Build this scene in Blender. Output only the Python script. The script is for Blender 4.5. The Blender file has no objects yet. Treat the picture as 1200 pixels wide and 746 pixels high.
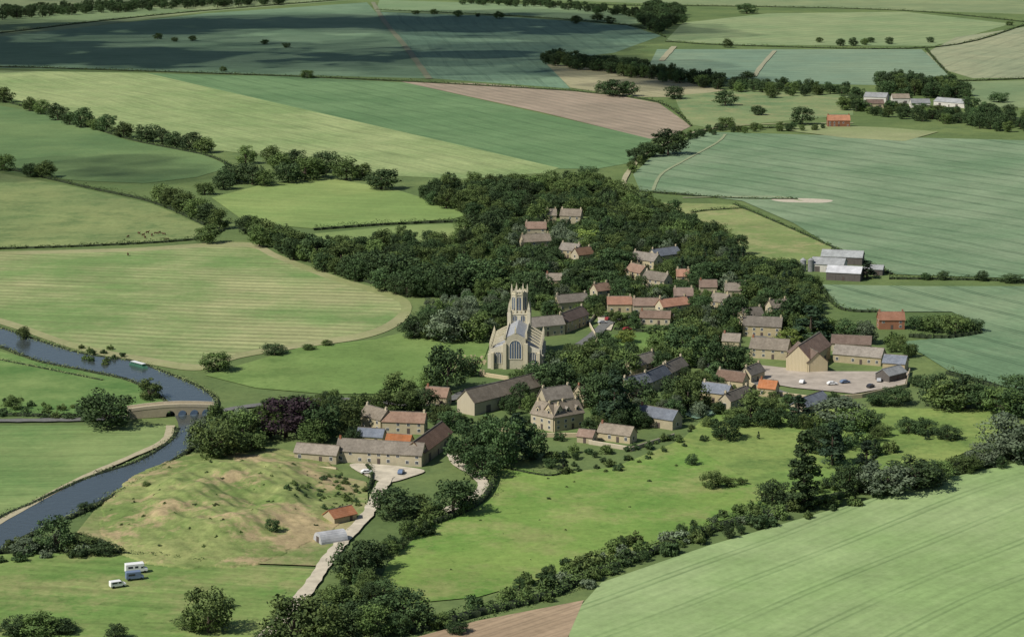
import bpy, math, random, bmesh
import numpy as np
from mathutils import Vector
random.seed(7); R=np.random.default_rng(11)
sc=bpy.context.scene
# ---------------- camera projection: image pixel coordinates cast onto flat ground in metres, and back ----------------
F=2700.0; H=205.0; PT=math.atan(523/F); CP,SP=math.cos(PT),math.sin(PT)
def G(px,py):
    xc=(px-600)/F; yc=-(py-373)/F
    dx,dy,dz=xc,CP+yc*SP,-SP+yc*CP
    t=-H/dz
    return (dx*t,dy*t)
def P(x,y,z=0.):
    zz=z-H
    zc=y*CP-zz*SP; up=y*SP+zz*CP
    return (600+F*x/zc, 373-F*up/zc)
def S(py): return CP*(py+150)/H
# ---------------- camera / light ----------------
cam=bpy.data.cameras.new("camera"); co=bpy.data.objects.new("camera",cam); sc.collection.objects.link(co)
co.location=(0,0,H); co.rotation_euler=(math.pi/2-PT,0,0); cam.lens=36*F/1200; cam.sensor_width=36; cam.clip_end=40000; cam.clip_start=1
sc.camera=co
AZ=math.radians(-122); EL=math.radians(46)
SV=Vector((math.sin(AZ)*math.cos(EL),math.cos(AZ)*math.cos(EL),math.sin(EL)))
sl=bpy.data.lights.new("sun","SUN"); sl.energy=5.0; sl.angle=math.radians(.5); sl.color=(1,.955,.88)
so=bpy.data.objects.new("sun",sl); sc.collection.objects.link(so); so.rotation_euler=SV.to_track_quat('Z','Y').to_euler()
w=bpy.data.worlds.new("World"); sc.world=w; w.use_nodes=True
nt=w.node_tree; bg=nt.nodes['Background']; sk=nt.nodes.new('ShaderNodeTexSky'); sk.sky_type='NISHITA'; sk.sun_disc=False
sk.sun_elevation=EL; sk.sun_rotation=AZ; nt.links.new(sk.outputs[0],bg.inputs[0]); bg.inputs[1].default_value=.075
sc.view_settings.view_transform='Standard'; sc.view_settings.look='None'; sc.view_settings.exposure=0
# ---------------- materials ----------------
def lin(c): 
    c=c/255.; return c/12.92 if c<.04045 else ((c+.055)/1.055)**2.4
def C(r,g,b,k=.83,ds=.1):
    r,g,b=lin(r),lin(g),lin(b); l=.3*r+.6*g+.1*b
    return ((r+(l-r)*ds)*k*1.04,(g+(l-g)*ds)*k*.985,(b+(l-b)*ds)*k*1.0,1)
class N:
    def __init__(s,name):
        s.m=bpy.data.materials.new(name); s.m.use_nodes=True; s.t=s.m.node_tree; s.b=s.t.nodes['Principled BSDF']
        s.b.inputs['Roughness'].default_value=.9; s.b.inputs['Specular IOR Level'].default_value=.15
    def n(s,ty,**k):
        x=s.t.nodes.new('ShaderNode'+ty)
        for a,v in k.items(): setattr(x,a,v)
        return x
    def l(s,a,b): s.t.links.new(a,b)
    def setin(s,i,v):
        if hasattr(v,'links'): s.l(v,i)
        else: i.default_value=v
    def math(s,op,a,b=0.,c=0.):
        x=s.n('Math',operation=op); s.setin(x.inputs[0],a); s.setin(x.inputs[1],b); s.setin(x.inputs[2],c); return x.outputs[0]
    def noise(s,v,sc_,det=4,rough=.6):
        x=s.n('TexNoise'); s.l(v,x.inputs['Vector']); x.inputs['Scale'].default_value=sc_; x.inputs['Detail'].default_value=det; x.inputs['Roughness'].default_value=rough; return x.outputs[0]
    def mix(s,f,a,b,bt='MIX'):
        x=s.n('Mix',data_type='RGBA',blend_type=bt); s.setin(x.inputs[0],f); s.setin(x.inputs[6],a); s.setin(x.inputs[7],b); return x.outputs[2]
    def rng(s,v,a,b,c=0.,d=1.):
        x=s.n('MapRange'); s.setin(x.inputs[0],v)
        for i,q in enumerate((a,b,c,d)): x.inputs[i+1].default_value=q
        return x.outputs[0]
    def obj(s): return s.n('TexCoord').outputs['Object']
    def out(s,c): s.setin(s.b.inputs['Base Color'],c); return s.m
def simple(name,c,var=.15,scale=.8,rough=.85,spec=.2,metal=0):
    m=N(name); o=m.obj(); f=m.rng(m.noise(o,scale,5),.3,.7,1-var,1+var)
    v=m.n('HueSaturation'); m.setin(v.inputs['Value'],f); v.inputs['Color'].default_value=c
    m.b.inputs['Roughness'].default_value=rough; m.b.inputs['Specular IOR Level'].default_value=spec; m.b.inputs['Metallic'].default_value=metal
    return m.out(v.outputs[0])
def fmat(name,c1,c2,dr=None,sp=24,lw=.7,ls=.5,mow=0,rough=None,patch=.006,fine=.16,rc=(.47,.62),mowk=.1):
    m=N(name); o=m.obj()
    f=m.rng(m.noise(o,patch,7,.7),.4,.6); col=m.mix(f,c1,c2)
    fm=m.rng(m.noise(o,.03,5,.65),.3,.7,.89,1.11)
    iso=m.rng(m.noise(o,.35,5,.8),.3,.7,1-fine*.9,1+fine*.9)
    if dr:
        a=G(*dr[0]); b=G(*dr[1]); ang=math.atan2(b[1]-a[1],b[0]-a[0])
        mp=m.n('Mapping'); mp.vector_type='POINT'; mp.inputs['Rotation'].default_value=(0,0,-ang); m.l(o,mp.inputs[0]); v=mp.outputs[0]
        sx=m.n('SeparateXYZ'); m.l(v,sx.inputs[0])
        wob=m.math('MULTIPLY',m.noise(o,.005,1),22.)
        y=m.math('ADD',sx.outputs[1],wob)
        cb=m.n('CombineXYZ'); m.l(m.math('MULTIPLY',sx.outputs[0],.05),cb.inputs[0]); m.l(y,cb.inputs[1])
        st=m.rng(m.noise(cb.outputs[0],.3,3,.7),.3,.7,1-fine*.8,1+fine*.8)
        if ls>0:
            pp=m.math('PINGPONG',y,sp/2.); ab=m.math('ABSOLUTE',m.math('SUBTRACT',pp,1.3))
            ln=m.rng(ab,lw*.5,lw*1.3,ls,0.)
            ln=m.math('MULTIPLY',ln,m.rng(m.noise(o,.02,4,.7),.3,.6,.25,1))
            col=m.mix(ln,col,(c1[0]*.45,c1[1]*.5,c1[2]*.5,1))
        if mow:
            yy=m.math('ADD',y,m.math('MULTIPLY',m.noise(o,.02,3),5.))
            q=m.rng(m.math('SINE',m.math('MULTIPLY',yy,2*math.pi/mow)),-.6,.6,1-mowk,1+mowk)
            q=m.mix(m.rng(m.noise(o,.012,3),.35,.6),(1,1,1,1),q); st=m.math('MULTIPLY',st,q)
        st=m.math('MULTIPLY',st,iso)
    else: st=iso
    if rough:
        r=m.rng(m.noise(o,.035,7,.75),rc[0],rc[1]); col=m.mix(r,col,rough)
        r2=m.rng(m.noise(o,.22,6,.85),.54,.68,0,.6); col=m.mix(r2,col,(c1[0]*.45,c1[1]*.52,c1[2]*.45,1))
    st=m.math('MULTIPLY',st,fm)
    h=m.n('HueSaturation'); m.l(st,h.inputs['Value']); m.l(col,h.inputs['Color'])
    return m.out(h.outputs[0])
def leafmat(name,ca,cb):
    m=N(name); at=m.n('Attribute',attribute_name='tint'); oi=m.n('ObjectInfo')
    f=m.math('ADD',m.math('MULTIPLY',at.outputs['Fac'],.7),m.math('MULTIPLY',oi.outputs['Random'],.45))
    c=m.mix(f,ca,cb); h=m.n('HueSaturation'); m.l(c,h.inputs['Color'])
    m.setin(h.inputs['Hue'],m.rng(oi.outputs['Random'],0,1,.482,.51)); m.setin(h.inputs['Value'],m.rng(m.math('FRACT',m.math('MULTIPLY',oi.outputs['Random'],7.3)),0,1,.7,1.4))
    m.b.inputs['Roughness'].default_value=.75
    return m.out(h.outputs[0])
M={}
M['bark']=simple('bark',(.07,.055,.04,1))
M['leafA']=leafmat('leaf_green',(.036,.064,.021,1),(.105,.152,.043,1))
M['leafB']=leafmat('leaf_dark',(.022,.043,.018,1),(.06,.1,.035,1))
M['con']=leafmat('needle_green',(.015,.031,.019,1),(.038,.066,.031,1))
M['wil']=leafmat('leaf_willow',(.07,.1,.06,1),(.14,.18,.105,1))
M['cop']=leafmat('leaf_copper',(.014,.009,.012,1),(.034,.022,.025,1))
M['yel']=leafmat('leaf_lime',(.11,.165,.035,1),(.19,.25,.06,1))
M['hedge']=leafmat('leaf_hedge',(.033,.06,.02,1),(.085,.13,.038,1))
M['reed']=leafmat('leaf_reed',(.09,.13,.05,1),(.18,.22,.09,1))
M['core']=simple('hedge_core',(.022,.033,.014,1))
def stone(name,c,dark=.75):
    m=N(name); o=m.obj(); b=m.n('TexBrick'); b.inputs['Scale'].default_value=1.; b.inputs['Brick Width'].default_value=.7; b.inputs['Row Height'].default_value=.3; b.inputs['Mortar Size'].default_value=.02
    m.l(o,b.inputs[0]); b.inputs['Color1'].default_value=c; b.inputs['Color2'].default_value=(c[0]*.85,c[1]*.85,c[2]*.82,1); b.inputs['Mortar'].default_value=(c[0]*.6,c[1]*.6,c[2]*.55,1)
    f=m.rng(m.noise(o,.5,7,.7),.3,.7); mx=m.mix(f,b.outputs[0],(c[0]*dark,c[1]*dark,c[2]*dark*.92,1))
    h=m.n('HueSaturation'); m.l(mx,h.inputs['Color']); oi=m.n('ObjectInfo').outputs['Random']; m.l(m.rng(oi,0,1,.85,1.12),h.inputs['Value']); m.l(m.rng(m.math('FRACT',m.math('MULTIPLY',oi,5.7)),0,1,.85,1.15),h.inputs['Saturation'])
    return m.out(h.outputs[0])
def roofm(name,c,c2):
    m=N(name); o=m.obj(); oi=m.n('ObjectInfo').outputs['Random']; f=m.rng(m.noise(o,.9,8,.8),.36,.64)
    sx=m.n('SeparateXYZ'); m.l(o,sx.inputs[0]); ln=m.rng(m.math('PINGPONG',sx.outputs[2],.2),0,.06,.7,1.05)
    ln=m.math('MULTIPLY',ln,m.rng(oi,0,1,.72,1.25)); ln=m.math('MULTIPLY',ln,m.rng(m.noise(o,.25,3),.3,.7,.8,1.16))
    h=m.n('HueSaturation'); m.l(ln,h.inputs['Value']); m.l(m.mix(f,c,c2),h.inputs['Color']); m.l(m.rng(m.math('FRACT',m.math('MULTIPLY',oi,3.7)),0,1,.8,1.3),h.inputs['Saturation']); m.b.inputs['Roughness'].default_value=.7
    return m.out(h.outputs[0])
M['lime']=stone('limestone',(.54,.465,.33,1),.8); M['church']=stone('church_stone',(.64,.585,.46,1),.82); M['brickw']=stone('red_brick',(.34,.17,.115,1))
M['render']=simple('white_render',(.5,.48,.43,1)); M['darkwood']=simple('dark_boards',(.1,.09,.08,1))
M['slate']=roofm('stone_slate_roof',(.15,.13,.103,1),(.25,.22,.18,1)); M['blue']=roofm('blue_slate_roof',(.105,.117,.138,1),(.175,.19,.212,1))
M['pan']=roofm('pantile_roof',(.29,.14,.085,1),(.36,.2,.135,1)); M['brn']=roofm('brown_tile_roof',(.155,.1,.072,1),(.23,.165,.125,1)); M['tin']=roofm('sheet_metal_roof',(.22,.23,.23,1),(.32,.33,.32,1)); M['tinl']=roofm('pale_sheet_roof',(.4,.41,.42,1),(.5,.5,.5,1))
M['glass']=simple('window_glass',(.03,.035,.045,1),rough=.15,spec=.5); M['frame']=simple('white_frame',(.7,.7,.66,1)); M['door']=simple('door_paint',(.09,.07,.06,1))
M['tarmac']=simple('asphalt',(.14,.14,.13,1),.2); M['gravel']=simple('gravel',(.47,.42,.32,1),.22,.25); M['dirt']=fmat('dirt_track',C(178,172,140),C(148,152,108))
M['white']=simple('white_paint',(.75,.75,.73,1),.05,rough=.35,spec=.5); M['tyre']=simple('tyre_rubber',(.02,.02,.02,1)); M['greenp']=simple('green_paint',(.05,.14,.09,1),rough=.4); M['bluep']=simple('blue_paint',(.14,.19,.28,1),rough=.4)
M['cow']=simple('cow_hide',(.09,.04,.025,1),.5,1.5)
# ---------------- mesh helpers ----------------
def link(o,par=None):
    sc.collection.objects.link(o)
    if par: o.parent=par
    return o
def mesh(name,v,f,mats):
    me=bpy.data.meshes.new(name); me.from_pydata([tuple(map(float,q)) for q in v],[],f)
    for q in mats: me.materials.append(q)
    me.update(); return me
def quadmesh(name,V,tint,mats,extra=None):
    n=len(V); v=V.reshape(-1,3); ev=np.zeros((0,3)); ef=[]
    if extra: ev=np.array(extra[0],float).reshape(-1,3); ef=extra[1]
    allv=np.concatenate([v,ev]); me=bpy.data.meshes.new(name)
    me.vertices.add(len(allv)); me.vertices.foreach_set('co',allv.ravel())
    lo=list(range(4*n)); ls=list(range(0,4*n,4)); lt=[4]*n; 
    for f in ef: ls.append(len(lo)); lt.append(len(f)); lo+= [4*n+i for i in f]
    me.loops.add(len(lo)); me.loops.foreach_set('vertex_index',lo)
    me.polygons.add(len(ls)); me.polygons.foreach_set('loop_start',ls); me.polygons.foreach_set('loop_total',lt)
    me.polygons.foreach_set('material_index',[0]*n+[1]*len(ef))
    for q in mats: me.materials.append(q)
    me.update(calc_edges=True); me.validate()
    a=me.attributes.new('tint','FLOAT','POINT'); t=np.concatenate([np.repeat(tint,4),np.zeros(len(ev))]).astype(np.float32); a.data.foreach_set('value',t)
    return me
def quads(c,nrm,size):
    n=len(c); nrm=nrm/np.linalg.norm(nrm,axis=1,keepdims=True)
    r=R.normal(size=(n,3)); t=np.cross(nrm,r); t/=np.linalg.norm(t,axis=1,keepdims=True)+1e-9; b=np.cross(nrm,t)
    s=size*R.uniform(.6,1.3,(n,1)); s2=size*R.uniform(.5,1.1,(n,1))
    k=[R.uniform(.6,1.2,(n,1)) for _ in range(4)]
    return np.stack([c+t*s*.5*k[0],c+b*s2*.5*k[1],c-t*s*.5*k[2],c-b*s2*.5*k[3]],1)
def tube(p0,p1,r0,r1,V,Fc,k=6):
    p0,p1=Vector(p0),Vector(p1); d=(p1-p0).normalized(); a=d.orthogonal().normalized(); b=d.cross(a); s=len(V)
    for p,r in((p0,r0),(p1,r1)):
        for i in range(k):
            th=2*math.pi*i/k; V.append(tuple(p+a*math.cos(th)*r+b*math.sin(th)*r))
    for i in range(k): j=(i+1)%k; Fc.append([s+i,s+j,s+k+j,s+k+i])
def proto(kind,mat,seed):
    global R
    R=np.random.default_rng(seed); HT=12.; V=[];Fc=[]; cs=[]; 
    if kind=='broad':
        hw=R.uniform(.34,.43)*HT; tube((0,0,-.3),(0,0,.45*HT),.42,.2,V,Fc)
        ax=R.uniform(-.08,.08,2)*HT
        for i in range(50):
            th=R.uniform(0,6.283); u=R.uniform(-1,1); rr=math.sqrt(max(0,1-u*u)) if u>0 else (1-.35*u*u); q=R.uniform(.5,1.02)
            zz=HT*.45+u*HT*(.42 if u>0 else .33)*(q if u>0 else 1)
            p=np.array([math.cos(th)*rr*hw*q+ax[0]*max(u,0),math.sin(th)*rr*hw*q+ax[1]*max(u,0),zz]); cs.append((p,R.uniform(.085,.165)*HT))
            if i%7==0: tube((0,0,HT*.2),p*.85,.16,.05,V,Fc,4)
        per=58; size=.64
    elif kind=='poplar':
        tube((0,0,-.3),(0,0,.8*HT),.25,.06,V,Fc)
        for i in range(110):
            z=R.uniform(.04,.97); wd=.13*HT*max(.1,min(1,z/.15)*(1-max(0,z-.3)**1.5*1.55)); th=R.uniform(0,6.28); q=math.sqrt(R.uniform(.05,1))
            cs.append((np.array([math.cos(th)*wd*q,math.sin(th)*wd*q,z*HT]),R.uniform(.035,.055)*HT))
            if i%12==0: tube((0,0,z*HT*.8),cs[-1][0],.06,.02,V,Fc,4)
        per=40; size=.4
    elif kind=='con':
        tube((0,0,-.3),(0,0,.93*HT),.3,.05,V,Fc)
        for i in range(60):
            z=R.uniform(.08,.98); wd=.25*HT*(1.02-z)**.7; th=R.uniform(0,6.28); q=R.uniform(.5,1)
            cs.append((np.array([math.cos(th)*wd*q,math.sin(th)*wd*q,z*HT]),R.uniform(.045,.09)*HT*(1.15-z*.6)))
            if i%8==0: tube((0,0,z*HT),cs[-1][0],.08,.02,V,Fc,4)
        per=50; size=.5
    else:
        HT=4.
        tube((0,0,-.2),(0,0,1.8),.12,.05,V,Fc,5)
        for i in range(18):
            th=R.uniform(0,6.283); q=math.sqrt(R.uniform(0,1)); p=np.array([math.cos(th)*1.9*q,math.sin(th)*1.9*q,R.uniform(.5,3.1-1.3*q)]); cs.append((p,R.uniform(.6,.95)))
            if i%5==0: tube((0,0,.6),p,.07,.02,V,Fc,4)
        per=46; size=.5
    QC=[];QN=[];QT=[]
    for c,r in cs:
        d=R.normal(size=(per,3)); d/=np.linalg.norm(d,axis=1,keepdims=True)
        QC.append(c+d*r*R.uniform(.6,1.12,(per,1))*np.array([1,1,.8])); QN.append(d+R.normal(size=(per,3))*.42); QT.append(np.clip(R.uniform(.0,1)+R.normal(size=per)*.15,0,1))
    QC=np.concatenate(QC);QN=np.concatenate(QN);QT=np.concatenate(QT)
    return quadmesh(kind,quads(QC,QN,size),QT,[mat,M['bark']],(V,Fc)),HT
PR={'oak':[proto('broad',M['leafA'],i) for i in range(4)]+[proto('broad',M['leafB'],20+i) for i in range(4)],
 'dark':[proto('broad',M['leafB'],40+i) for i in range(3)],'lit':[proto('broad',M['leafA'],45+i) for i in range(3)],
 'pop':[proto('poplar',M['leafB'],50)],'con':[proto('con',M['con'],60),proto('con',M['con'],61)],
 'wil':[proto('broad',M['wil'],70),proto('broad',M['wil'],71)],'cop':[proto('broad',M['cop'],80)],'yel':[proto('broad',M['yel'],90)],
 'bush':[proto('bush',M['leafA'],i) for i in (100,101)]+[proto('bush',M['leafB'],i) for i in (102,103)],'wbush':[proto('bush',M['wil'],104)]}
NM={'oak':'broadleaf_tree','dark':'dark_broadleaf_tree','lit':'broadleaf_tree','pop':'poplar_tree','con':'conifer_tree','wil':'willow_tree','cop':'copper_beech_tree','yel':'lime_tree','bush':'bush','wbush':'willow_bush'}
MC=Vector((*G(268,590),0))
def gz(x,y):
    dx=(x-MC.x)/40.; dy=(y-MC.y)/72.; d=math.sqrt(dx*dx+dy*dy)
    if d>1.05: return 0.
    t=min(1,max(0,(1.05-d)/.6)); z=5.0*t*t*(3-2*t)
    z+=(1.1*math.sin(x*.16+1.3*math.sin(y*.05))*math.cos(y*.11+x*.05)+.6*math.sin(x*.41+y*.2)*math.sin(y*.33)+.3*math.sin(x*.9)*math.sin(y*.7+x*.3))*t
    z-=2.6*math.exp(-((dx-.15)**2+(dy-.0)**2)*14)*t; z-=1.8*math.exp(-((d-.72)**2)*90)*t
    return z
random.seed(5)
def tree(px,py,hpx,wpx=None,k='oak',par=None,world=None,hm=None):
    if world: x,y=world
    else: x,y=G(px,py)
    h=hm if hm else hpx/S(py)/.98
    me,HT=random.choice(PR[k]); o=bpy.data.objects.new(NM[k],me); s=h/HT
    if wpx:
        bw=me.get('bw')
        if not bw:
            a=np.empty(len(me.vertices)*3); me.vertices.foreach_get('co',a); a=a.reshape(-1,3); bw=float(np.percentile(a[:,0],98)-np.percentile(a[:,0],2)); me['bw']=bw
        sx=wpx/S(py)/bw
    else: sx=s*random.uniform(.85,1.2)
    o.scale=(sx,sx*random.uniform(.9,1.1),s); o.rotation_euler=(0,0,random.uniform(0,6.28)); o.location=(x,y,gz(x,y)); link(o,par); return o
def smooth(pts,n=6,closed=False):
    out=[]; m=len(pts)
    for i in range(m if closed else m-1):
        if closed: a,b,c,d=[pts[(i+j)%m] for j in(-1,0,1,2)]
        else: a=pts[max(i-1,0)];b=pts[i];c=pts[i+1];d=pts[min(i+2,m-1)]
        for j in range(n):
            t=j/n; out.append(tuple(.5*((2*b[k])+(-a[k]+c[k])*t+(2*a[k]-5*b[k]+4*c[k]-d[k])*t*t+(-a[k]+3*b[k]-3*c[k]+d[k])*t**3) for k in(0,1)))
    if not closed: out.append(pts[-1])
    return out
ZL=[.02]
def field(name,pts,mat,sm=False,z=None):
    w=[G(*p) for p in pts]
    if sm: w=smooth(w,6,True)
    if z is None: ZL[0]+=.012; z=ZL[0]
    o=link(bpy.data.objects.new(name,mesh(name,[(x,y,z) for x,y in w],[list(range(len(w)))],[mat])))
    if o.data.polygons[0].normal.z<0: o.data.flip_normals()
    return o
def ribbon(name,pts,wd,mat,z=None,sm=True):
    w=[Vector(G(*p)) for p in pts]
    if sm: w=[Vector(q) for q in smooth([tuple(q) for q in w],8)]
    if z is None: ZL[0]+=.012; z=ZL[0]
    V=[];Fc=[]
    for i,p in enumerate(w):
        d=(w[min(i+1,len(w)-1)]-w[max(i-1,0)]).normalized(); n=Vector((-d.y,d.x)); q=wd*.5*random.uniform(.85,1.15)
        for s in(1,-1): e=p+n*q*s; V.append((e.x,e.y,z+gz(e.x,e.y)))
        if i: j=2*i; Fc.append([j-2,j-1,j+1,j])
    o=link(bpy.data.objects.new(name,mesh(name,V,Fc,[mat])))
    if o.data.polygons[0].normal.z<0: o.data.flip_normals()
    return o
def hedge(name,pts,h=2.2,wd=2.4,mat='hedge',dens=11,size=.7,sm=True):
    global R
    w=[Vector(G(*p)) for p in pts]
    if sm: w=[Vector(q) for q in smooth([tuple(q) for q in w],6)]
    R=np.random.default_rng(int(abs(pts[0][0]*7+pts[0][1]*13)))
    QC=[];QN=[];QT=[];V=[];Fc=[]; run=0
    for a,b in zip(w[:-1],w[1:]):
        L=(b-a).length; 
        if L<.01: continue
        d=(b-a)/L; n=Vector((-d.y,d.x)); k=max(1,int(L*dens)); t=R.uniform(0,1,k); th=R.uniform(-.25,math.pi+.25,k)
        s=t*L+run; hm=1+.25*np.sin(s*.31+1)+.2*np.sin(s*.83)+.16*np.sin(s*2.1)+.2*np.sin(s*.057)
        cx=np.cos(th)*wd*.5*R.uniform(.75,1.1,k)*hm
        cz=np.maximum(np.sin(th),0)**.6*h*hm*R.uniform(.8,1.08,k)+.1
        wob=np.sin(s*.19)*wd*.15
        X=a.x+d.x*t*L+n.x*(cx+wob); Y=a.y+d.y*t*L+n.y*(cx+wob)
        Nn=np.stack([n.x*np.cos(th),n.y*np.cos(th),np.maximum(np.sin(th),.1)],1)+R.normal(size=(k,3))*.4
        QC.append(np.stack([X,Y,cz],1));QN.append(Nn);QT.append(np.clip(.5+.4*np.sin(s*.5+2*np.sin(s*.13))+R.normal(size=k)*.15,0,1))
        q=len(V); ww=wd*.3; hh=h*.55
        for p in(a,b):
            for sx,z in((-1,-.1),(-1,hh),(1,hh),(1,-.1)): e=p+n*ww*sx; V.append((e.x,e.y,z))
        for i in range(3): Fc.append([q+i,q+i+1,q+5+i,q+4+i])
        Fc.append([q,q+1,q+2,q+3]);Fc.append([q+7,q+6,q+5,q+4])
        run+=L
    QC=np.concatenate(QC);QN=np.concatenate(QN);QT=np.concatenate(QT)
    me=quadmesh(name,quads(QC,QN,size),QT,[M[mat],M['core']],(V,Fc))
    return link(bpy.data.objects.new(name,me))
def wall(pts,h=1.5,t=.45,name='stone_wall'):
    V=[];Fc=[]
    for p,q in zip(pts[:-1],pts[1:]):
        a=Vector(G(*p));b=Vector(G(*q)); d=(b-a).normalized(); n=Vector((-d.y,d.x))*t/2; s=len(V)
        for e in(a,b):
            for k,z in((-1,-.2),(-1,h),(0,h+.2),(1,h),(1,-.2)): V.append((e.x+n.x*k,e.y+n.y*k,z))
        Fc+=[[s+i,s+i+1,s+6+i,s+5+i] for i in range(4)]+[[s,s+1,s+2,s+3,s+4],[s+9,s+8,s+7,s+6,s+5]]
    link(bpy.data.objects.new(name,mesh(name,V,Fc,[M['lime']])))
# ---------------- ground & fields ----------------
gm=fmat('meadow_grass',C(86,112,58),C(112,133,72),rough=C(94,118,64))
link(bpy.data.objects.new('ground',mesh('ground',[(-15000,-3000,0),(15000,-3000,0),(15000,30000,0),(-15000,30000,0)],[[0,1,2,3]],[gm])))
f_dark=fmat('crop_hazed_bluegreen',C(100,132,98),C(116,146,110),((0,60),(640,70)),24,.9,.4)  # far field colours from here lean bluer: distance haze mixed into base colour
field('top_field',[(-150,-60),(1300,-60),(1300,20),(1050,12),(870,8),(640,0),(440,-2),(240,14),(0,44),(-150,60)],fmat('far_pasture',C(116,138,92),C(136,152,102)))
field('far_arable_field',[(-120,48),(0,43),(240,16),(430,3),(447,22),(500,92),(340,88),(170,83),(0,80),(-120,80)],f_dark)
field('far_pasture_field',[(-50,8),(100,6),(240,12),(0,36),(-100,40)],fmat('far_grass2',C(104,130,84),C(118,142,92)))
field('crop_field',[(440,14),(600,20),(735,30),(775,42),(720,62),(640,72),(668,104),(505,92)],fmat('crop_hazed_teal',C(100,134,106),C(116,148,114),((445,22),(505,92)),24,1,.4))
field('crop_field',[(445,0),(700,8),(760,26),(735,29),(600,19),(440,13)],fmat('crop_l2',C(112,142,96),C(124,150,104)))
field('crop_field',[(800,27),(900,16),(1060,14),(1185,28),(1095,54),(870,53),(780,48)],fmat('crop_l3',C(124,150,98),C(142,160,108),((780,48),(1100,20)),24,1,.4))
field('stubble_field',[(1085,62),(1120,44),(1200,32),(1320,30),(1320,90),(1140,92),(1100,80)],fmat('stubble_olive',C(138,152,114),C(155,162,122),((1090,70),(1200,40)),24,1,.4))
field('crop_field',[(770,58),(1080,58),(1112,88),(1030,100),(930,98),(840,92),(760,78)],fmat('crop_t4',C(114,144,116),C(128,153,120),((770,60),(1080,62)),24,1,.5))
field('pasture_field',[(1130,96),(1320,92),(1320,128),(1150,126)],fmat('pasture_far',C(112,138,92),C(130,150,100)))
field('dry_grass_field',[(640,75),(705,80),(790,94),(850,106),(800,114),(740,114),(668,103)],fmat('dry_grass',C(148,150,108),C(162,160,120),((640,75),(850,106)),20,1,.3))
field('pasture_field',[(790,112),(870,106),(1000,112),(1000,135),(830,150),(808,146),(795,125)],fmat('pasture_far2',C(104,134,84),C(130,150,94),rough=C(142,150,98)))
field('green_crop_field',[(172,86),(340,90),(475,97),(765,163),(745,190),(700,198),(655,198)],fmat('crop_emerald',C(92,129,80),C(106,141,90),((200,88),(655,197)),24,.9,.4))
field('ploughed_field',[(470,96),(560,98),(705,109),(772,121),(810,148),(790,158),(762,163),(640,133)],fmat('ploughed_soil',C(148,138,115),C(163,150,126),((480,100),(762,162)),12,1,.4))
field('light_crop_field',[(-120,84),(0,83),(172,86),(655,197),(640,203),(540,210),(450,206),(380,190),(250,176),(130,148),(0,112),(-120,95)],fmat('crop_lime',C(152,170,108),C(126,153,90),((0,100),(400,195)),26,.9,.45,fine=.24))
field('pasture_field',[(-120,120),(0,124),(60,135),(150,165),(240,182),(272,196),(230,208),(170,215),(90,212),(-120,185)],fmat('pasture_a',C(88,121,70),C(108,137,80)))
field('cattle_pasture',[(-120,195),(0,203),(100,222),(180,240),(240,266),(225,281),(120,288),(0,292),(-120,294)],fmat('pasture_b',C(116,138,80),C(134,150,88),rough=C(100,126,70)))
fc=[(-120,297),(0,295),(150,291),(285,284),(330,300),(400,326),(460,343),(482,357),(472,378),(430,396),(350,408),(280,420),(235,434),(180,428),(90,410),(0,380),(-120,350)]
field('field_margin_track',fc,fmat('margin',C(160,160,115),C(138,150,92)),True)
fc2=[(-130,301),(0,299),(150,295),(280,289),(322,303),(392,330),(450,347),(470,358),(460,374),(424,390),(345,402),(280,414),(235,427),(180,420),(90,403),(0,373),(-130,343)]
field('mown_meadow_field',fc2,fmat('hay_meadow',C(114,146,78),C(154,162,106),((0,330),(400,345)),18,1.,.2,mow=8,patch=.012,fine=.2,mowk=.16),True)
field('pasture_field',[(248,232),(310,216),(380,208),(462,222),(555,250),(530,257),(450,262),(365,268),(290,262)],fmat('pasture_d',C(120,150,76),C(142,164,88),((250,240),(540,252)),14,.8,.2))
field('pasture_field',[(368,274),(470,265),(540,262),(565,275),(500,288),(440,296),(385,288)],fmat('pasture_e',C(120,146,78),C(140,160,90)))
field('pasture_field',[(-150,408),(0,412),(100,436),(150,446),(192,468),(200,486),(0,488),(-150,488)],fmat('pasture_f',C(86,127,58),C(120,147,78),patch=.015))
field('pasture_field',[(-150,499),(198,499),(190,520),(100,562),(30,598),(-60,640),(-150,640)],fmat('pasture_g',C(100,136,70),C(128,152,86),((0,510),(200,505)),14,.8,.2,patch=.012))
field('churchyard_meadow',[(240,440),(350,408),(440,398),(480,388),(560,392),(575,400),(560,440),(450,462),(380,462),(300,455)],fmat('meadow_h',C(108,141,66),C(128,153,80),rough=C(98,129,60)))
field('paddock',[(582,542),(640,556),(720,548),(800,515),(890,572),(905,590),(840,612),(700,660),(560,700),(430,712),(455,660),(510,610),(570,585)],fmat('paddock_grass',C(98,141,52),C(126,156,68),rough=C(138,153,82),patch=.014,fine=.22))
field('paddock',[(800,515),(830,485),(900,480),(1000,478),(1160,480),(1200,500),(1110,540),(1000,575),(905,590),(890,572)],fmat('paddock_grass2',C(108,144,62),C(136,157,76),rough=C(98,129,58),patch=.014,fine=.22))
field('mown_grass',[(-100,652),(150,648),(260,662),(385,668),(350,715),(310,750),(200,800),(-200,800)],fmat('camp_grass',C(98,136,58),C(126,151,76),((0,700),(330,720)),14,1.,.1,mow=9,mowk=.06,rough=C(138,148,86),patch=.02,fine=.2))
bfd=((700,745),(1200,560))
field('barley_field',[(1400,500),(1205,540),(1100,563),(960,602),(830,640),(705,683),(672,720),(655,800),(1500,800)],fmat('barley',C(133,165,97),C(148,174,112),bfd,20,.55,.5,patch=.012,fine=.15))
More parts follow.
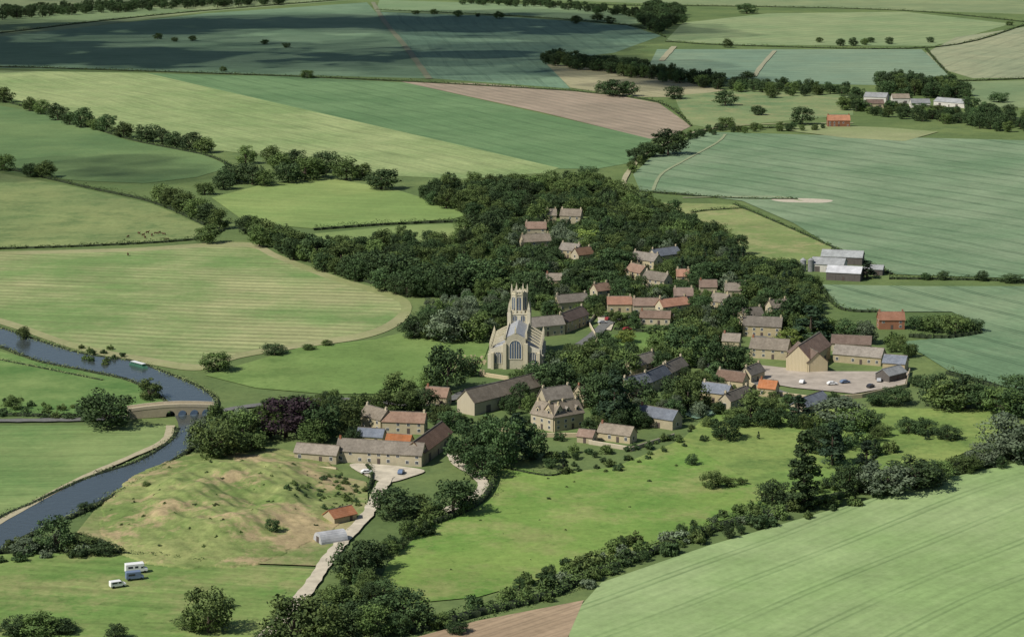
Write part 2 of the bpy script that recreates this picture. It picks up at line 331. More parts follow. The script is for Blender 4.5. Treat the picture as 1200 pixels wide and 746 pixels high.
field('ploughed_field',[(440,760),(560,728),(684,704),(660,760)],fmat('soil2',C(158,140,108),C(172,152,120),bfd,4,.5,.3))
field('wheat_field',[(742,205),(770,178),(830,155),(1000,160),(1200,165),(1350,168),(1350,330),(1200,327),(1050,322),(985,296),(930,262),(870,236),(790,226),(750,224)],fmat('wheat',C(106,138,98),C(130,154,116),((745,205),(1000,250)),24,.9,.65,patch=.008))
field('dirt_patch',[(905,234),(940,233),(974,235),(968,238),(940,238),(915,237)],simple('pale_soil',C(190,185,160)),True)
ribbon('field_track',[(800,232),(905,231),(940,236)],3,simple('track_pale',C(150,160,120)))
field('wheat_field',[(962,334),(1080,336),(1350,336),(1350,470),(1195,462),(1160,448),(1110,434),(1080,415),(1048,402),(1150,392),(1148,382),(1115,366),(1040,366),(985,362)],fmat('wheat2',C(102,136,96),C(128,153,112),((960,336),(1200,400)),24,.9,.7,patch=.008))
field('paddock',[(775,238),(860,240),(975,290),(965,312),(900,308),(868,300),(845,270)],fmat('pad_v',C(110,138,72),C(140,155,90),rough=C(152,155,100)))
field('grass_margin',[(910,152),(960,147),(1040,150),(1100,155),(1060,166),(990,162)],fmat('dryg2',C(148,158,108),C(130,148,92)))
field('garden_lawn',[(690,395),(760,390),(830,405),(830,425),(760,430),(700,425)],fmat('lawn',C(92,130,56),C(114,146,68)))
field('garden_lawn',[(560,288),(600,285),(605,305),(570,312)],fmat('lawn2',C(104,138,64),C(120,149,72)))
field('farm_yard',[(885,428),(960,436),(1065,436),(1060,452),(1000,462),(930,455),(870,445)],simple('concrete_yard',C(172,165,148),.22,.15))
field('gravel_yard',[(410,545),(455,546),(497,552),(480,560),(455,566),(432,560)],M['gravel'],True)
field('gravel_court',[(700,370),(722,372),(716,388),(702,386)],M['gravel'])
field('tennis_court',[(790,482),(822,478),(850,484),(815,492)],simple('court_green',C(110,145,120)))
# river
rb=[(-150,360),(-60,374),(0,385),(45,400),(100,416),(155,424),(205,442),(238,457),(254,471),(249,486),(232,500),(226,524),(188,550),(118,590),(57,618),(20,636),(-60,684)]
lb=[(-60,650),(0,608),(40,590),(100,562),(160,542),(198,519),(209,503),(204,487),(190,467),(150,446),(100,435),(45,424),(0,407),(-60,391),(-150,377)]
wm=N('river_water'); wm.b.inputs['Base Color'].default_value=(.05,.062,.062,1); wm.b.inputs['Roughness'].default_value=.08; wm.b.inputs['Specular IOR Level'].default_value=.6
bp=wm.n('Bump'); bp.inputs['Strength'].default_value=.35; bp.inputs['Distance'].default_value=.3; wm.l(wm.noise(wm.obj(),.4,6),bp.inputs['Height']); wm.l(bp.outputs[0],wm.b.inputs['Normal'])
W=smooth([G(*p) for p in rb],6)+smooth([G(*p) for p in lb],6)
ro=link(bpy.data.objects.new('river',mesh('river',[(x,y,.6) for x,y in W],[list(range(len(W)))],[wm.m])))
if ro.data.polygons[0].normal.z<0: ro.data.flip_normals()
hedge('reed_bank',rb[:10],1.3,3,'reed',10,.6); hedge('reed_bank',rb[9:],1.4,3.4,'reed',10,.6); hedge('reed_bank',lb[:7],1.3,2.8,'reed',10,.6); hedge('reed_bank',lb[7:],1.3,2.6,'reed',9,.6)
# castle mound
field('rough_pasture',[(110,600),(205,545),(340,545),(430,566),(432,600),(400,636),(370,664),(260,660),(150,646),(90,625)],fmat('rough_grass',C(112,136,68),C(140,152,88),rough=C(160,152,106),patch=.03,fine=.28))
gv=[];gf=[];nx=170
for j in range(nx):
    for i in range(nx):
        x=MC.x-46+92*i/(nx-1); y=MC.y-80+160*j/(nx-1); z=gz(x,y); gv.append((x,y,z+(.62 if z>0.02 else -.3)))
for j in range(nx-1):
    for i in range(nx-1): a=j*nx+i; gf.append([a,a+1,a+nx+1,a+nx])
mo=link(bpy.data.objects.new('castle_mound',mesh('castle_mound',gv,gf,[fmat('mound_grass',C(108,134,64),C(142,152,88),rough=C(168,154,110),patch=.03,fine=.34,rc=(.5,.58))])))
for p in mo.data.polygons: p.use_smooth=True
# roads
ribbon('river_road',[(-100,494),(0,494),(80,493),(150,491)],5,M['tarmac'],.65)
ribbon('river_road',[(250,484),(300,476),(360,470),(430,470),(500,476),(560,455)],5,M['tarmac'],.65)
ribbon('gravel_lane',[(455,560),(442,580),(432,602),(405,632),(385,656),(362,690),(335,722),(300,760)],4.2,M['gravel'],.66)
ribbon('gravel_lane',[(530,532),(537,545),(560,560),(566,574),(545,590),(515,602)],4,M['gravel'],.65)
ribbon('bank_path',[(200,500),(192,518),(150,538),(95,562),(30,596),(-30,630)],3,simple('path_sand',C(175,170,135)),.67)
ribbon('country_lane',[(735,230),(732,210),(752,186),(790,165),(830,152),(900,146),(1000,145)],3.4,M['dirt'],.65)
ribbon('dirt_track',[(437,3),(450,25),(475,55),(503,93)],7,simple('dry_verge',C(125,132,100)),.65)
ribbon('dirt_track',[(908,60),(892,78),(884,90)],5,simple('dry_verge2',C(155,158,125)),.65)
ribbon('dirt_track',[(765,224),(775,205),(800,190),(840,168),(850,158)],2.2,simple('dry_verge3',C(142,156,115)),.65)
ribbon('dirt_track',[(790,55),(780,66),(775,72)],7,simple('dry_verge4',C(160,160,125)),.65)
ribbon('village_road',[(560,455),(620,440),(690,398),(712,380),(740,372),(800,372),(870,385),(900,398),(950,392)],5,M['tarmac'],.67)
ribbon('village_road',[(800,420),(860,440),(940,470),(1000,478)],5,M['tarmac'],.67)
# ---------------- buildings ----------------
RECT=[];FOOT=[]
def box(V,Fc,x0,x1,y0,y1,z0,z1):
    s=len(V); V+=[(x0,y0,z0),(x1,y0,z0),(x1,y1,z0),(x0,y1,z0),(x0,y0,z1),(x1,y0,z1),(x1,y1,z1),(x0,y1,z1)]
    Fc+=[[s+i for i in q] for q in([0,3,2,1],[4,5,6,7],[0,1,5,4],[1,2,6,5],[2,3,7,6],[3,0,4,7])]
def part(par,name,V,Fc,mat):
    return link(bpy.data.objects.new(name,mesh(name,V,Fc,[mat])),par)
def house(name,p1,p2,wd,eh,rh,wall='lime',roof='slate',chim=2,win=True,door=True,dorm=0):
    if name in('village_house','manor_house','pantile_cottage','terrace_house'): wd*=.88; eh*=.9; rh*=.9
    a=Vector(G(*p1)); b=Vector(G(*p2)); L=(b-a).length; u=(b-a)/L; mid=(a+b)/2; z0=gz(mid.x,mid.y)
    e=link(bpy.data.objects.new(name,None)); e.location=(a.x,a.y,.05+z0); e.rotation_euler=(0,0,math.atan2(u.y,u.x)); e.empty_display_size=.1
    V=[(0,0,-2),(L,0,-2),(L,wd,-2),(0,wd,-2),(0,0,eh),(L,0,eh),(L,wd,eh),(0,wd,eh),(0,wd/2,eh+rh),(L,wd/2,eh+rh)]
    part(e,'walls',V,[[0,1,5,4],[1,2,6,9,5],[2,3,7,6],[3,0,4,8,7]],M[wall])
    o=.35; sl=rh/(wd/2); t=.25; g=.3
    V=[];Fc=[]
    for sgn in(0,1):
        s=len(V)
        ys=[-o,wd/2] if sgn==0 else [wd+o,wd/2]
        zs=[eh-o*sl,eh+rh]
        for x in(-g,L+g):
            for yy,zz in zip(ys,zs): V+= [(x,yy,zz+.06),(x,yy,zz+.06+t)]
        Fc+=[[s+1,s+5,s+7,s+3],[s,s+2,s+6,s+4],[s,s+4,s+5,s+1],[s,s+1,s+3,s+2],[s+4,s+6,s+7,s+5]]
    part(e,'roof',V,Fc,M[roof])
    V=[];Fc=[]; box(V,Fc,-g,L+g,wd/2-.15,wd/2+.15,eh+rh+.1,eh+rh+.4); part(e,'ridge_tiles',V,Fc,M['slate'] if 'tin' not in roof else M['tin'])
    if win:
        VG=[];FG=[];VF=[];FF=[]; lv=[1.0] if eh<3.9 else [.9,3.]
        hh=1.2 if eh<3.9 else 1.05
        rows=[(z,y,d) for z in lv for y,d in((0,-1),(wd,1))]
        n=max(1,int(L/3.3)); 
        for z,y,d in rows:
            for i in range(n):
                x=(i+.5)*L/n
                if z<2 and i==n//2 and d<0 and door: continue
                if (i*7+int(L*3)+int(z))%5==0: continue
                ww=.5
                if z+hh>eh-.1: continue
                y0,y1=sorted((y-d*.05,y+d*.06)); box(VF,FF,x-ww-.1,x+ww+.1,y0,y1,z-.1,z+hh+.1)
                y0,y1=sorted((y,y+d*.09)); box(VG,FG,x-ww,x-.04,y0,y1,z,z+hh); box(VG,FG,x+.04,x+ww,y0,y1,z,z+hh)
        for xx,d in((0,-1),(L,1)):
            for z in lv:
                x0,x1=sorted((xx-d*.05,xx+d*.06)); box(VF,FF,x0,x1,wd/2-.7,wd/2+.7,z-.1,z+hh+.1)
                x0,x1=sorted((xx,xx+d*.09)); box(VG,FG,x0,x1,wd/2-.6,wd/2+.6,z,z+hh)
        part(e,'window_frames',VF,FF,M['frame']); part(e,'window_panes',VG,FG,M['glass'])
    if door:
        V=[];Fc=[]; n=max(1,int(L/3.3)); x=(n//2+.5)*L/n; box(V,Fc,x-.55,x+.55,-.08,.05,-.1,2.1); part(e,'door',V,Fc,M['door'])
        if not win and L>12:
            V=[];Fc=[]
            for q in(.2,.75): box(V,Fc,L*q-1.3,L*q+1.3,-.08,.05,-.1,2.9)
            part(e,'barn_doors',V,Fc,M['darkwood'])
    V=[];Fc=[]
    for i in range(chim):
        x=[.6,L-.6,L/2][i]; box(V,Fc,x-.36,x+.36,wd/2-.36,wd/2+.36,eh+rh-.9,eh+rh+1.0); box(V,Fc,x-.42,x+.42,wd/2-.42,wd/2+.42,eh+rh+1.0,eh+rh+1.12)
        for q in(-.17,.17): box(V,Fc,x+q-.1,x+q+.1,wd/2-.1,wd/2+.1,eh+rh+1.12,eh+rh+1.45)
    if chim: part(e,'chimneys',V,Fc,M['lime'] if wall!='brickw' and chim!=1 else M['brickw'])
    for i in range(dorm):
        x=(i+.5)*L/dorm; V=[];Fc=[]; y0=wd*.1; zb=eh+sl*y0; 
        V=[(x-.8,y0,zb),(x+.8,y0,zb),(x+.8,y0,zb+1.3),(x,y0,zb+2),(x-.8,y0,zb+1.3)]; V+=[(p[0],y0+2.2,p[2]) for p in V]
        part(e,'dormer',V,[[0,1,2,3,4],[1,6,7,2],[0,4,9,5]],M[wall]); 
        part(e,'dormer_roof',[(x-1,y0-.2,zb+1.2),(x,y0-.2,zb+2.12),(x+1,y0-.2,zb+1.2),(x-1,y0+2.4,zb+1.2),(x,y0+2.4,zb+2.12),(x+1,y0+2.4,zb+1.2)],[[0,1,4,3],[1,2,5,4]],M[roof])
        V=[];Fc=[]; box(V,Fc,x-.45,x+.45,y0-.05,y0+.05,zb+.3,zb+1.2); part(e,'dormer_window',V,Fc,M['glass'])
    n=Vector((-u.y,u.x)); cs=[a,b,b+n*wd,a+n*wd]; pj=[P(c.x,c.y,z) for c in cs for z in(0,eh)]+[P((a.x+b.x)/2+n.x*wd/2,(a.y+b.y)/2+n.y*wd/2,eh+rh)]
    xs=[p[0] for p in pj]; ys=[p[1] for p in pj]; RECT.append((min(xs),max(xs),min(ys),max(p1[1],p2[1]),name=='village_house'))
    FOOT.append((a,u,n,L,wd)); return e
h=house
h('stable_range',(345,540),(394,544),6,3,2.6,chim=0,roof='slate')
h('converted_barn',(394,541),(494,547),7,4.2,3.4,chim=1,roof='slate')
h('barn_wing',(497,545),(530,520),8,4.4,3.6,chim=0,roof='brn',win=False)
h('farm_house',(422,500),(446,507),6.5,4.8,3.2,chim=2,roof='slate'); h('farm_house',(448,507),(497,509),6.5,4.4,3,chim=2,roof='brn'); h('farm_outbuilding',(418,519),(448,521),5,2.8,2.4,chim=0,roof='blue'); h('farm_outbuilding',(452,524),(480,526),4.5,2.6,2,chim=0,roof='pan')
h('garden_cottage',(497,474),(523,476),6,3.6,3,chim=1,roof='brn')
h('long_barn',(556,487),(636,466),9,5,4.2,chim=0,win=False,roof='slate')
h('manor_house',(622,500),(648,506),8,6,4.6,chim=2,dorm=2); h('manor_house',(650,506),(684,500),9,6.2,4.8,chim=3,dorm=3); h('manor_wing',(684,478),(706,474),7,4.6,3.6,chim=1); h('manor_wing',(640,484),(672,480),7,5,4,chim=2)
h('garden_house',(745,497),(788,504),7,3.8,3,roof='blue',chim=1)
h('stone_cottage',(700,515),(738,520),6,3,2.6,roof='slate',chim=1); h('garden_shed',(676,518),(694,520),5,2.4,2,roof='brn',chim=0)
h('terrace_house',(738,467),(764,460),7,5,3.6,roof='blue'); h('terrace_house',(764,460),(786,450),7,5,3.6,roof='blue'); h('terrace_house',(787,449),(806,440),7,5,3.6,roof='slate'); h('terrace_house',(745,442),(772,434),7,5,3.6,roof='slate')
h('village_house',(820,470),(852,474),7,4.6,3.4,roof='blue'); h('village_house',(838,455),(870,459),7,4.6,3.4,roof='brn'); h('village_house',(880,450),(896,444),6,4,3.2,roof='slate')
h('village_house',(856,480),(882,470),6,3.6,3,roof='slate'); h('bungalow',(945,486),(972,476),7,3,2.6,roof='blue',chim=1)
# farm courtyard
h('farm_barn',(878,419),(922,422),9,4.2,3.8,roof='slate',chim=1); h('farm_barn',(923,424),(946,437),9,4.4,4,roof='brn',chim=0,win=False); h('farm_barn',(948,437),(973,420),10,6,5,roof='brn',chim=0,win=False)
h('farm_barn',(976,424),(1032,429),8,3.6,3.2,roof='slate',chim=0); h('farm_barn',(974,411),(1020,413),7,3.4,3,roof='brn',chim=0); h('farm_shed',(1034,434),(1060,436),8,3.4,2.6,roof='blue',chim=0,win=False); h('farm_shed',(1042,449),(1062,444),7,3,2.2,roof='tin',wall='darkwood',chim=0,win=False)
h('brick_house',(1030,386),(1060,386),7,4.4,3,wall='brickw',roof='pan',chim=2)
h('farm_house',(870,394),(915,396),8,5,3.4,roof='slate'); h('village_house',(872,382),(895,380),7,5,3.4,roof='slate')
h('modern_barn',(950,318),(988,320),12,4,2.6,roof='tin',wall='render',chim=0,win=False); h('modern_barn',(968,328),(1008,330),12,4,2.6,roof='tinl',wall='darkwood',chim=0,win=False); h('modern_barn',(962,309),(1010,311),12,4,2.6,roof='tin',wall='darkwood',chim=0,win=False); h('farm_shed',(1012,322),(1034,323),8,3,1.6,roof='tin',wall='darkwood',chim=0,win=False)
h('almshouse_range',(622,396),(662,392),7,4.8,3.6,roof='slate'); h('almshouse_range',(664,390),(690,380),7,4.8,3.4,roof='brn'); h('village_house',(655,365),(690,362),7,4.6,3.4,roof='slate')
h('pantile_cottage',(712,366),(740,366),7,4.4,3.4,roof='pan'); h('village_house',(742,368),(775,368),7,4.6,3.2,roof='brn'); h('village_house',(777,371),(808,367),7,5,3.4,roof='pan'); h('village_house',(790,357),(812,357),7,5,3.4,roof='brn',chim=2)
h('pantile_cottage',(750,380),(785,381),6,3.6,3,roof='brn',chim=1)
h('village_house',(832,364),(850,366),7,5.4,3.6,roof='slate'); h('village_house',(850,350),(875,350),7,4.6,3.4,roof='slate')
h('village_house',(738,312),(766,316),9,4.8,3.6,roof='slate'); h('village_house',(769,310),(798,306),8,4.8,3.6,roof='blue'); h('village_house',(733,326),(750,330),8,4.8,3.6,roof='brn'); h('village_house',(752,336),(778,340),8,5,3.6,roof='slate'); h('village_house',(793,334),(808,334),7,5,3.4,roof='pan')
h('village_house',(614,294),(646,292),8,5.4,3.8,roof='slate'); h('pantile_cottage',(616,277),(640,277),8,5,3.6,roof='brn'); h('village_house',(655,302),(676,304),8,5,3.6,roof='slate'); h('village_house',(678,309),(696,307),8,5,3.6,roof='brn')
h('village_house',(640,262),(652,262),8,5.4,3.6); h('village_house',(656,262),(680,263),8,5.4,3.8,roof='slate')
h('village_house',(700,352),(716,350),7,5,3.4,roof='brn'); h('village_house',(905,372),(925,370),7,5,3.4,roof='slate')
h('village_house',(820,346),(840,346),7,4.6,3.2,roof='brn',chim=1); h('village_house',(846,410),(866,411),7,4.6,3,roof='slate',chim=1); h('village_house',(888,464),(908,466),6,4,3,roof='pan',chim=1); h('village_house',(640,338),(658,338),7,4.6,3.2,roof='slate',chim=1)
h('far_farm_barn',(1012,120),(1038,121),14,5,3.4,roof='tin',wall='render',chim=0,win=False); h('far_farm_barn',(1016,127),(1036,127),12,4,3,roof='brn',wall='lime',chim=0,win=False); h('far_farm_barn',(1046,122),(1066,122),12,5,3.4,roof='slate',wall='render',chim=0,win=False); h('far_farm_barn',(1068,127),(1090,127),12,4.5,3,roof='tin',wall='render',chim=0,win=False); h('far_farm_barn',(1094,124),(1130,127),12,4,3,roof='tin',wall='render',chim=0,win=False); h('far_farm_house',(970,149),(996,149),8,5.4,4,wall='brickw',roof='pan')
h('cart_shed',(392,616),(418,610),6,2.4,2,roof='pan',chim=0,win=False)
a=Vector(G(377,640)); e=link(bpy.data.objects.new('round_roof_shed',None)); e.location=(a.x,a.y,gz(a.x,a.y)+.3); e.rotation_euler=(0,0,.5)
V=[]
for x in(0,9):
    V.append((x,0,-2))
    for i in range(13): t=math.pi*i/12; V.append((x,3.2-3.2*math.cos(t),3.4*math.sin(t)))
    V.append((x,6.4,-2))
Fc=[[i,i+1,16+i,15+i] for i in range(14)]+[list(range(14,-1,-1)),list(range(15,30))]
part(e,'curved_roof',V,Fc,M['tinl']); V=[];Fc=[]; box(V,Fc,-.06,-.01,2,4,0,2.2); part(e,'door',V,Fc,M['door']); RECT.append((372,416,600,640,False))
for px in(941,950):
    x,y=G(px,318); e=link(bpy.data.objects.new('grain_silo',None)); e.location=(x,y,0); V=[];Fc=[]; tube((0,0,0),(0,0,6),1.6,1.6,V,Fc,16); part(e,'cylinder_wall',V,Fc,M['tin']); V=[];Fc=[]; tube((0,0,6),(0,0,7.3),1.75,.2,V,Fc,16); part(e,'conical_roof',V,Fc,M['tin'])
wall([(562,440),(600,446),(650,444),(690,424),(700,400)]); wall([(340,548),(394,552)],1.2); wall([(866,446),(900,462),(960,470),(1010,466),(1062,454),(1066,436)],1.6); wall([(690,520),(740,528),(790,512)],1.4); wall([(565,500),(620,512),(690,512)],1.5); wall([(700,368),(690,380),(700,398)],1.5); wall([(810,390),(850,396),(868,400)],1.5)
# ---------------- church ----------------
cx,cy=G(604,432); ch=link(bpy.data.objects.new('parish_church',None)); ch.location=(cx,cy,0); ch.rotation_euler=(0,0,math.radians(-3))
V=[];Fc=[]
NW=4.3; AW=10.2; NLn=30
box(V,Fc,-AW,-NW,0,NLn,-.3,7.2); box(V,Fc,NW,AW,0,NLn,-.3,7.2)
s=len(V); V+=[(-NW,-.3,-.3),(NW,-.3,-.3),(NW,-.3,13),(0,-.3,15.6),(-NW,-.3,13)]; V+=[(x,NLn,z) for x,_,z in V[s:s+5]]
Fc+=[[s,s+1,s+2,s+3,s+4],[s+1,s+6,s+7,s+2],[s,s+4,s+9,s+5],[s+9,s+8,s+7,s+6,s+5]]
part(ch,'nave_and_aisle_walls',V,Fc,M['church'])
lead=simple('lead_roof',(.3,.31,.32,1),rough=.5)
part(ch,'nave_roof',[(-NW-.1,.1,12.9),(0,.1,15.4),(NW+.1,.1,12.9),(-NW-.1,NLn,12.9),(0,NLn,15.4),(NW+.1,NLn,12.9)],[[0,1,4,3],[1,2,5,4]],lead)
part(ch,'aisle_roofs',[(-AW+.3,.3,7.3),(-NW-.02,.3,8.8),(-NW-.02,NLn,8.8),(-AW+.3,NLn,7.3),(AW-.3,.3,7.3),(NW+.02,.3,8.8),(NW+.02,NLn,8.8),(AW-.3,NLn,7.3)],[[0,1,2,3],[4,7,6,5]],lead)
V=[];Fc=[]
for s_ in(-1,1):
    x0,x1=sorted((s_*(AW+.05),s_*(AW-.25))); box(V,Fc,x0,x1,-.05,NLn,7.2,8.1)
    for i in range(15): box(V,Fc,x0,x1,i*2.05,i*2.05+1.1,8.1,8.7)
    x0,x1=sorted((s_*(NW+.08),s_*(NW-.2))); box(V,Fc,x0,x1,.0,NLn,13,13.7)
    for i in range(15): box(V,Fc,x0,x1,i*2.05,i*2.05+1.1,13.7,14.2)
    s=len(V); a_=s_*NW*1.001; b_=s_*(AW+.02); V+=[(a_,-.12,7),(b_,-.12,7),(b_,-.12,8.4),(a_,-.12,10.6),(a_,.4,7),(b_,.4,7),(b_,.4,8.4),(a_,.4,10.6)]
    Fc+=[[s,s+1,s+2,s+3],[s+7,s+6,s+5,s+4],[s+3,s+2,s+6,s+7],[s+1,s+5,s+6,s+2]]
    for i in range(6):
        y=i*5.7+.2; x0,x1=sorted((s_*AW,s_*(AW+1.5))); box(V,Fc,x0,x1,y,y+.8,-.3,6.2); x0,x1=sorted((s_*AW,s_*(AW+.8))); box(V,Fc,x0,x1,y+.02,y+.78,6.2,9.2)
part(ch,'parapets_and_buttresses',V,Fc,M['church'])
V=[];Fc=[]
def pin(x,y,z,h=2.6,r=.45): 
    box(V,Fc,x-r,x+r,y-r,y+r,z-1.2,z+.6); s=len(V); V.extend([(x-r,y-r,z+.6),(x+r,y-r,z+.6),(x+r,y+r,z+.6),(x-r,y+r,z+.6),(x,y,z+h)]); Fc.extend([[s,s+1,s+4],[s+1,s+2,s+4],[s+2,s+3,s+4],[s+3,s,s+4]])
for s_ in(-1,1):
    for i in range(6):
        pin(s_*(AW+.4),i*5.7+.6,10.2); y=i*5.7+.35
        s=len(V)
        for yy in(y,y+.5):
            V.extend([(s_*(AW+.2),yy,9),(s_*7.4,yy,10.9),(s_*NW,yy,12.4),(s_*NW,yy,13),(s_*7.4,yy,11.7),(s_*(AW+.2),yy,9.9)])
        Fc.extend([[s,s+1,s+2,s+3,s+4,s+5],[s+11,s+10,s+9,s+8,s+7,s+6]]+[[s+i2,s+(i2+1)%6,s+6+(i2+1)%6,s+6+i2] for i2 in range(6)])
    box(V,Fc,s_*(NW+.2)-.7,s_*(NW+.2)+.7,-1.3,-.1,-.3,11); box(V,Fc,s_*(AW-.5)-.6,s_*(AW-.5)+.6,-1.4,-.05,-.3,7); pin(s_*(NW+.2),-.2,14.2,3)
pin(0,-.1,16.4,2.2,.35)
part(ch,'pinnacles_and_flying_buttresses',V,Fc,M['church'])
gl=simple('leaded_glass',(.08,.11,.16,1),rough=.2,spec=.5)
VG=[];FG=[];VM=[];FM=[]
def archwin(o,u,nrm,wd,z0,z1,mull=3):
    o=Vector(o);u=Vector(u);nrm=Vector(nrm); pts=[(-wd/2,z0),(wd/2,z0)]; zs=z1-wd*.62
    for i in range(9): t=i/8; pts.append((wd/2*math.cos(math.pi*t),zs+ (z1-zs)*math.sin(math.pi*t)**.8))
    s=len(VG)
    for x,z in pts: q=o+u*x+nrm*.1; VG.append((q.x,q.y,z))
    FG.append(list(range(s,s+len(pts))))
    for i in range(mull):
        x=-wd/2+wd*(i+1)/(mull+1); top=z1-abs(x)/(wd/2)*(z1-zs)*.7-.1
        s=len(VM)
        for dx,dn in((-.1,.1),(-.1,.26),(.1,.26),(.1,.1)):
            q=o+u*(x+dx)+nrm*dn; VM.append((q.x,q.y,z0)); VM.append((q.x,q.y,top))
        FM.extend([[s,s+1,s+3,s+2],[s+2,s+3,s+5,s+4],[s+4,s+5,s+7,s+6]])
    s=len(VM); k=len(pts)
    for x,z in pts:
        czz=(z0+z1)/2
        for f_ in(1,1.13):
            q=o+u*(x*f_)+nrm*.24; VM.append((q.x,q.y,czz+(z-czz)*(1+(f_-1)*.6)))
    for i in range(k): j=(i+1)%k; FM.append([s+2*i,s+2*j,s+2*j+1,s+2*i+1])
archwin((0,-.3,0),(1,0,0),(0,-1,0),5,4.4,12.2,4)
for s_ in(-1,1):
    archwin((s_*7.3,-.02,0),(1,0,0),(0,-1,0),2.8,2.4,7.2,3)
    for i in range(5):
        y=i*5.7+3.5; archwin((s_*AW,y,0),(0,1,0),(s_,0,0),3.2,1.8,6.6,3); archwin((s_*NW,y,0),(0,1,0),(s_,0,0),2.6,9.4,12.6,3)
T=4.2; TY=NLn+T-.2; TB=18.0; 
V=[];Fc=[]; box(V,Fc,-T,T,TY-T,TY+T,-.3,TB); 
for sx in(-1,1):
    for sy in(-1,1): box(V,Fc,sx*T-.8,sx*T+.8,TY+sy*T-.8,TY+sy*T+.8,-.3,TB+.4)
box(V,Fc,-T-.2,T+.2,TY-T-.2,TY+T+.2,TB-.5,TB-.1)
for i in range(5):
    q=-T+.4+i*1.75
    for yy in(TY-T-.05,TY+T-.25): box(V,Fc,q,q+1,yy,yy+.3,TB,TB+1.2)
    for xx in(-T-.05,T-.25): box(V,Fc,xx,xx+.3,TY+q,TY+q+1,TB,TB+1.2)
part(ch,'tower',V,Fc,M['church'])
V=[];Fc=[]
for sx in(-1,1):
    for sy in(-1,1): pin(sx*T,TY+sy*T,TB+1.2,4,.6)
ro_=3.5; LT=TB+7.8
for z0,z1,r in((TB,LT,ro_),(LT,LT+.5,ro_+.3),(LT+.5,LT+1.2,ro_+.05)):
    s=len(V)
    for z in(z0,z1):
        for i in range(8): t=math.pi/8+i*math.pi/4; V.append((r*math.cos(t),TY+r*math.sin(t),z))
    for i in range(8): j=(i+1)%8; Fc.append([s+i,s+j,s+8+j,s+8+i])
    Fc.append([s+8+i for i in range(8)])
for i in range(8):
    t=math.pi/8+i*math.pi/4; pin(ro_*1.04*math.cos(t),TY+ro_*1.04*math.sin(t),LT+1.3,3.2,.32); box(V,Fc,ro_*1.02*math.cos(t)-.28,ro_*1.02*math.cos(t)+.28,TY+ro_*1.02*math.sin(t)-.28,TY+ro_*1.02*math.sin(t)+.28,TB,LT+.4)
    t=i*math.pi/4; box(V,Fc,ro_*.92*math.cos(t)-.3,ro_*.92*math.cos(t)+.3,TY+ro_*.92*math.sin(t)-.3,TY+ro_*.92*math.sin(t)+.3,LT+1.1,LT+1.8)
    ap=ro_*math.cos(math.pi/8); archwin((ap*math.cos(t),TY+ap*math.sin(t),0),(-math.sin(t),math.cos(t),0),(math.cos(t),math.sin(t),0),1.9,TB+1.2,LT-.7,1)
part(ch,'octagonal_lantern',V,Fc,M['church'])
for d in((0,-1),(0,1),(1,0),(-1,0)): 
    for q in(-1.7,1.7): archwin((d[0]*T+abs(d[1])*q,TY+d[1]*T+abs(d[0])*q,0),(abs(d[1]),abs(d[0]),0),(d[0],d[1],0),1.7,TB-3.4,TB-.8,1)
part(ch,'window_glass',VG,FG,gl); part(ch,'window_tracery',VM,FM,M['church'])
RECT.append((572,637,334,434,False)); FOOT.append((Vector((cx-13,cy-4)),Vector((1,0)),Vector((0,1)),26,50))
# ---------------- bridge ----------------
a=Vector(G(150,491)); b=Vector(G(252,486)); L=(b-a).length; br=link(bpy.data.objects.new('stone_arch_bridge',None)); br.location=(a.x,a.y,0); br.rotation_euler=(0,0,math.atan2((b-a).y,(b-a).x))
pts=[(0,0)]; x0=L*.42; sp=(L*.55)/4
for i in range(4):
    c=x0+sp*(i+.5)
    for k in range(9): t=math.pi*(1-k/8); pts.append((c+sp*.4*math.cos(t),.3+2.2*math.sin(t)))
pts+=[(L,0)]+[(L*q,3.2+1.0*math.sin(math.pi*q)) for q in(1,.8,.6,.4,.2,0)]
def extr(pts,y0,y1):
    n=len(pts); return [(x,y0,z) for x,z in pts]+[(x,y1,z) for x,z in pts],[list(range(n)),list(range(2*n-1,n-1,-1))]+[[i,n+i,n+(i+1)%n,(i+1)%n] for i in range(n)]
V,Fc=extr(pts,0,5.5); part(br,'arches',V,Fc,M['lime'])
for y in(-.1,5.2):
    pp=[(L*q,2.9+1.0*math.sin(math.pi*q)) for q in(0,.2,.4,.6,.8,1)]; V,Fc=extr(pp+[(x,z+1.15) for x,z in pp[::-1]],y,y+.4); part(br,'parapet',V,Fc,M['lime'])
# ---------------- vehicles / boat / cattle ----------------
def wheel(par,x,y,r=.33):
    V=[];Fc=[]; tube((x,y-.12,r),(x,y+.12,r),r,r,V,Fc,14); n=len(V); Fc+=[list(range(14)),list(range(n-1,n-15,-1))]; part(par,'wheel',V,Fc,M['tyre'])
def vehicle(name,px,py,ang,prof,win,W_,mat,wx,top=None,z=.12):
    x,y=G(px,py); e=link(bpy.data.objects.new(name,None)); e.location=(x,y,gz(x,y)+ZL[0]+z-.1); e.rotation_euler=(0,0,ang)
    V,Fc=extr(prof,-W_/2,W_/2); o=part(e,'body',V,Fc,mat); bv=o.modifiers.new('b','BEVEL'); bv.width=.12; bv.segments=2
    for p in win:
        V,Fc=extr(p,-W_/2-.015,W_/2+.015); part(e,'side_windows',V,Fc,M['glass'])
    if top:
        V,Fc=extr(top,-W_/2*.86,W_/2*.86); part(e,'windscreen',V,Fc,M['glass'])
    for q in wx:
        for s_ in(-1,1): wheel(e,q,s_*(W_/2-.1))
    return e
mh=[(-3.4,.4),(3.2,.4),(3.3,1.1),(2.4,1.35),(1.9,2.0),(2.3,2.1),(2.2,2.9),(-3.3,2.9)]
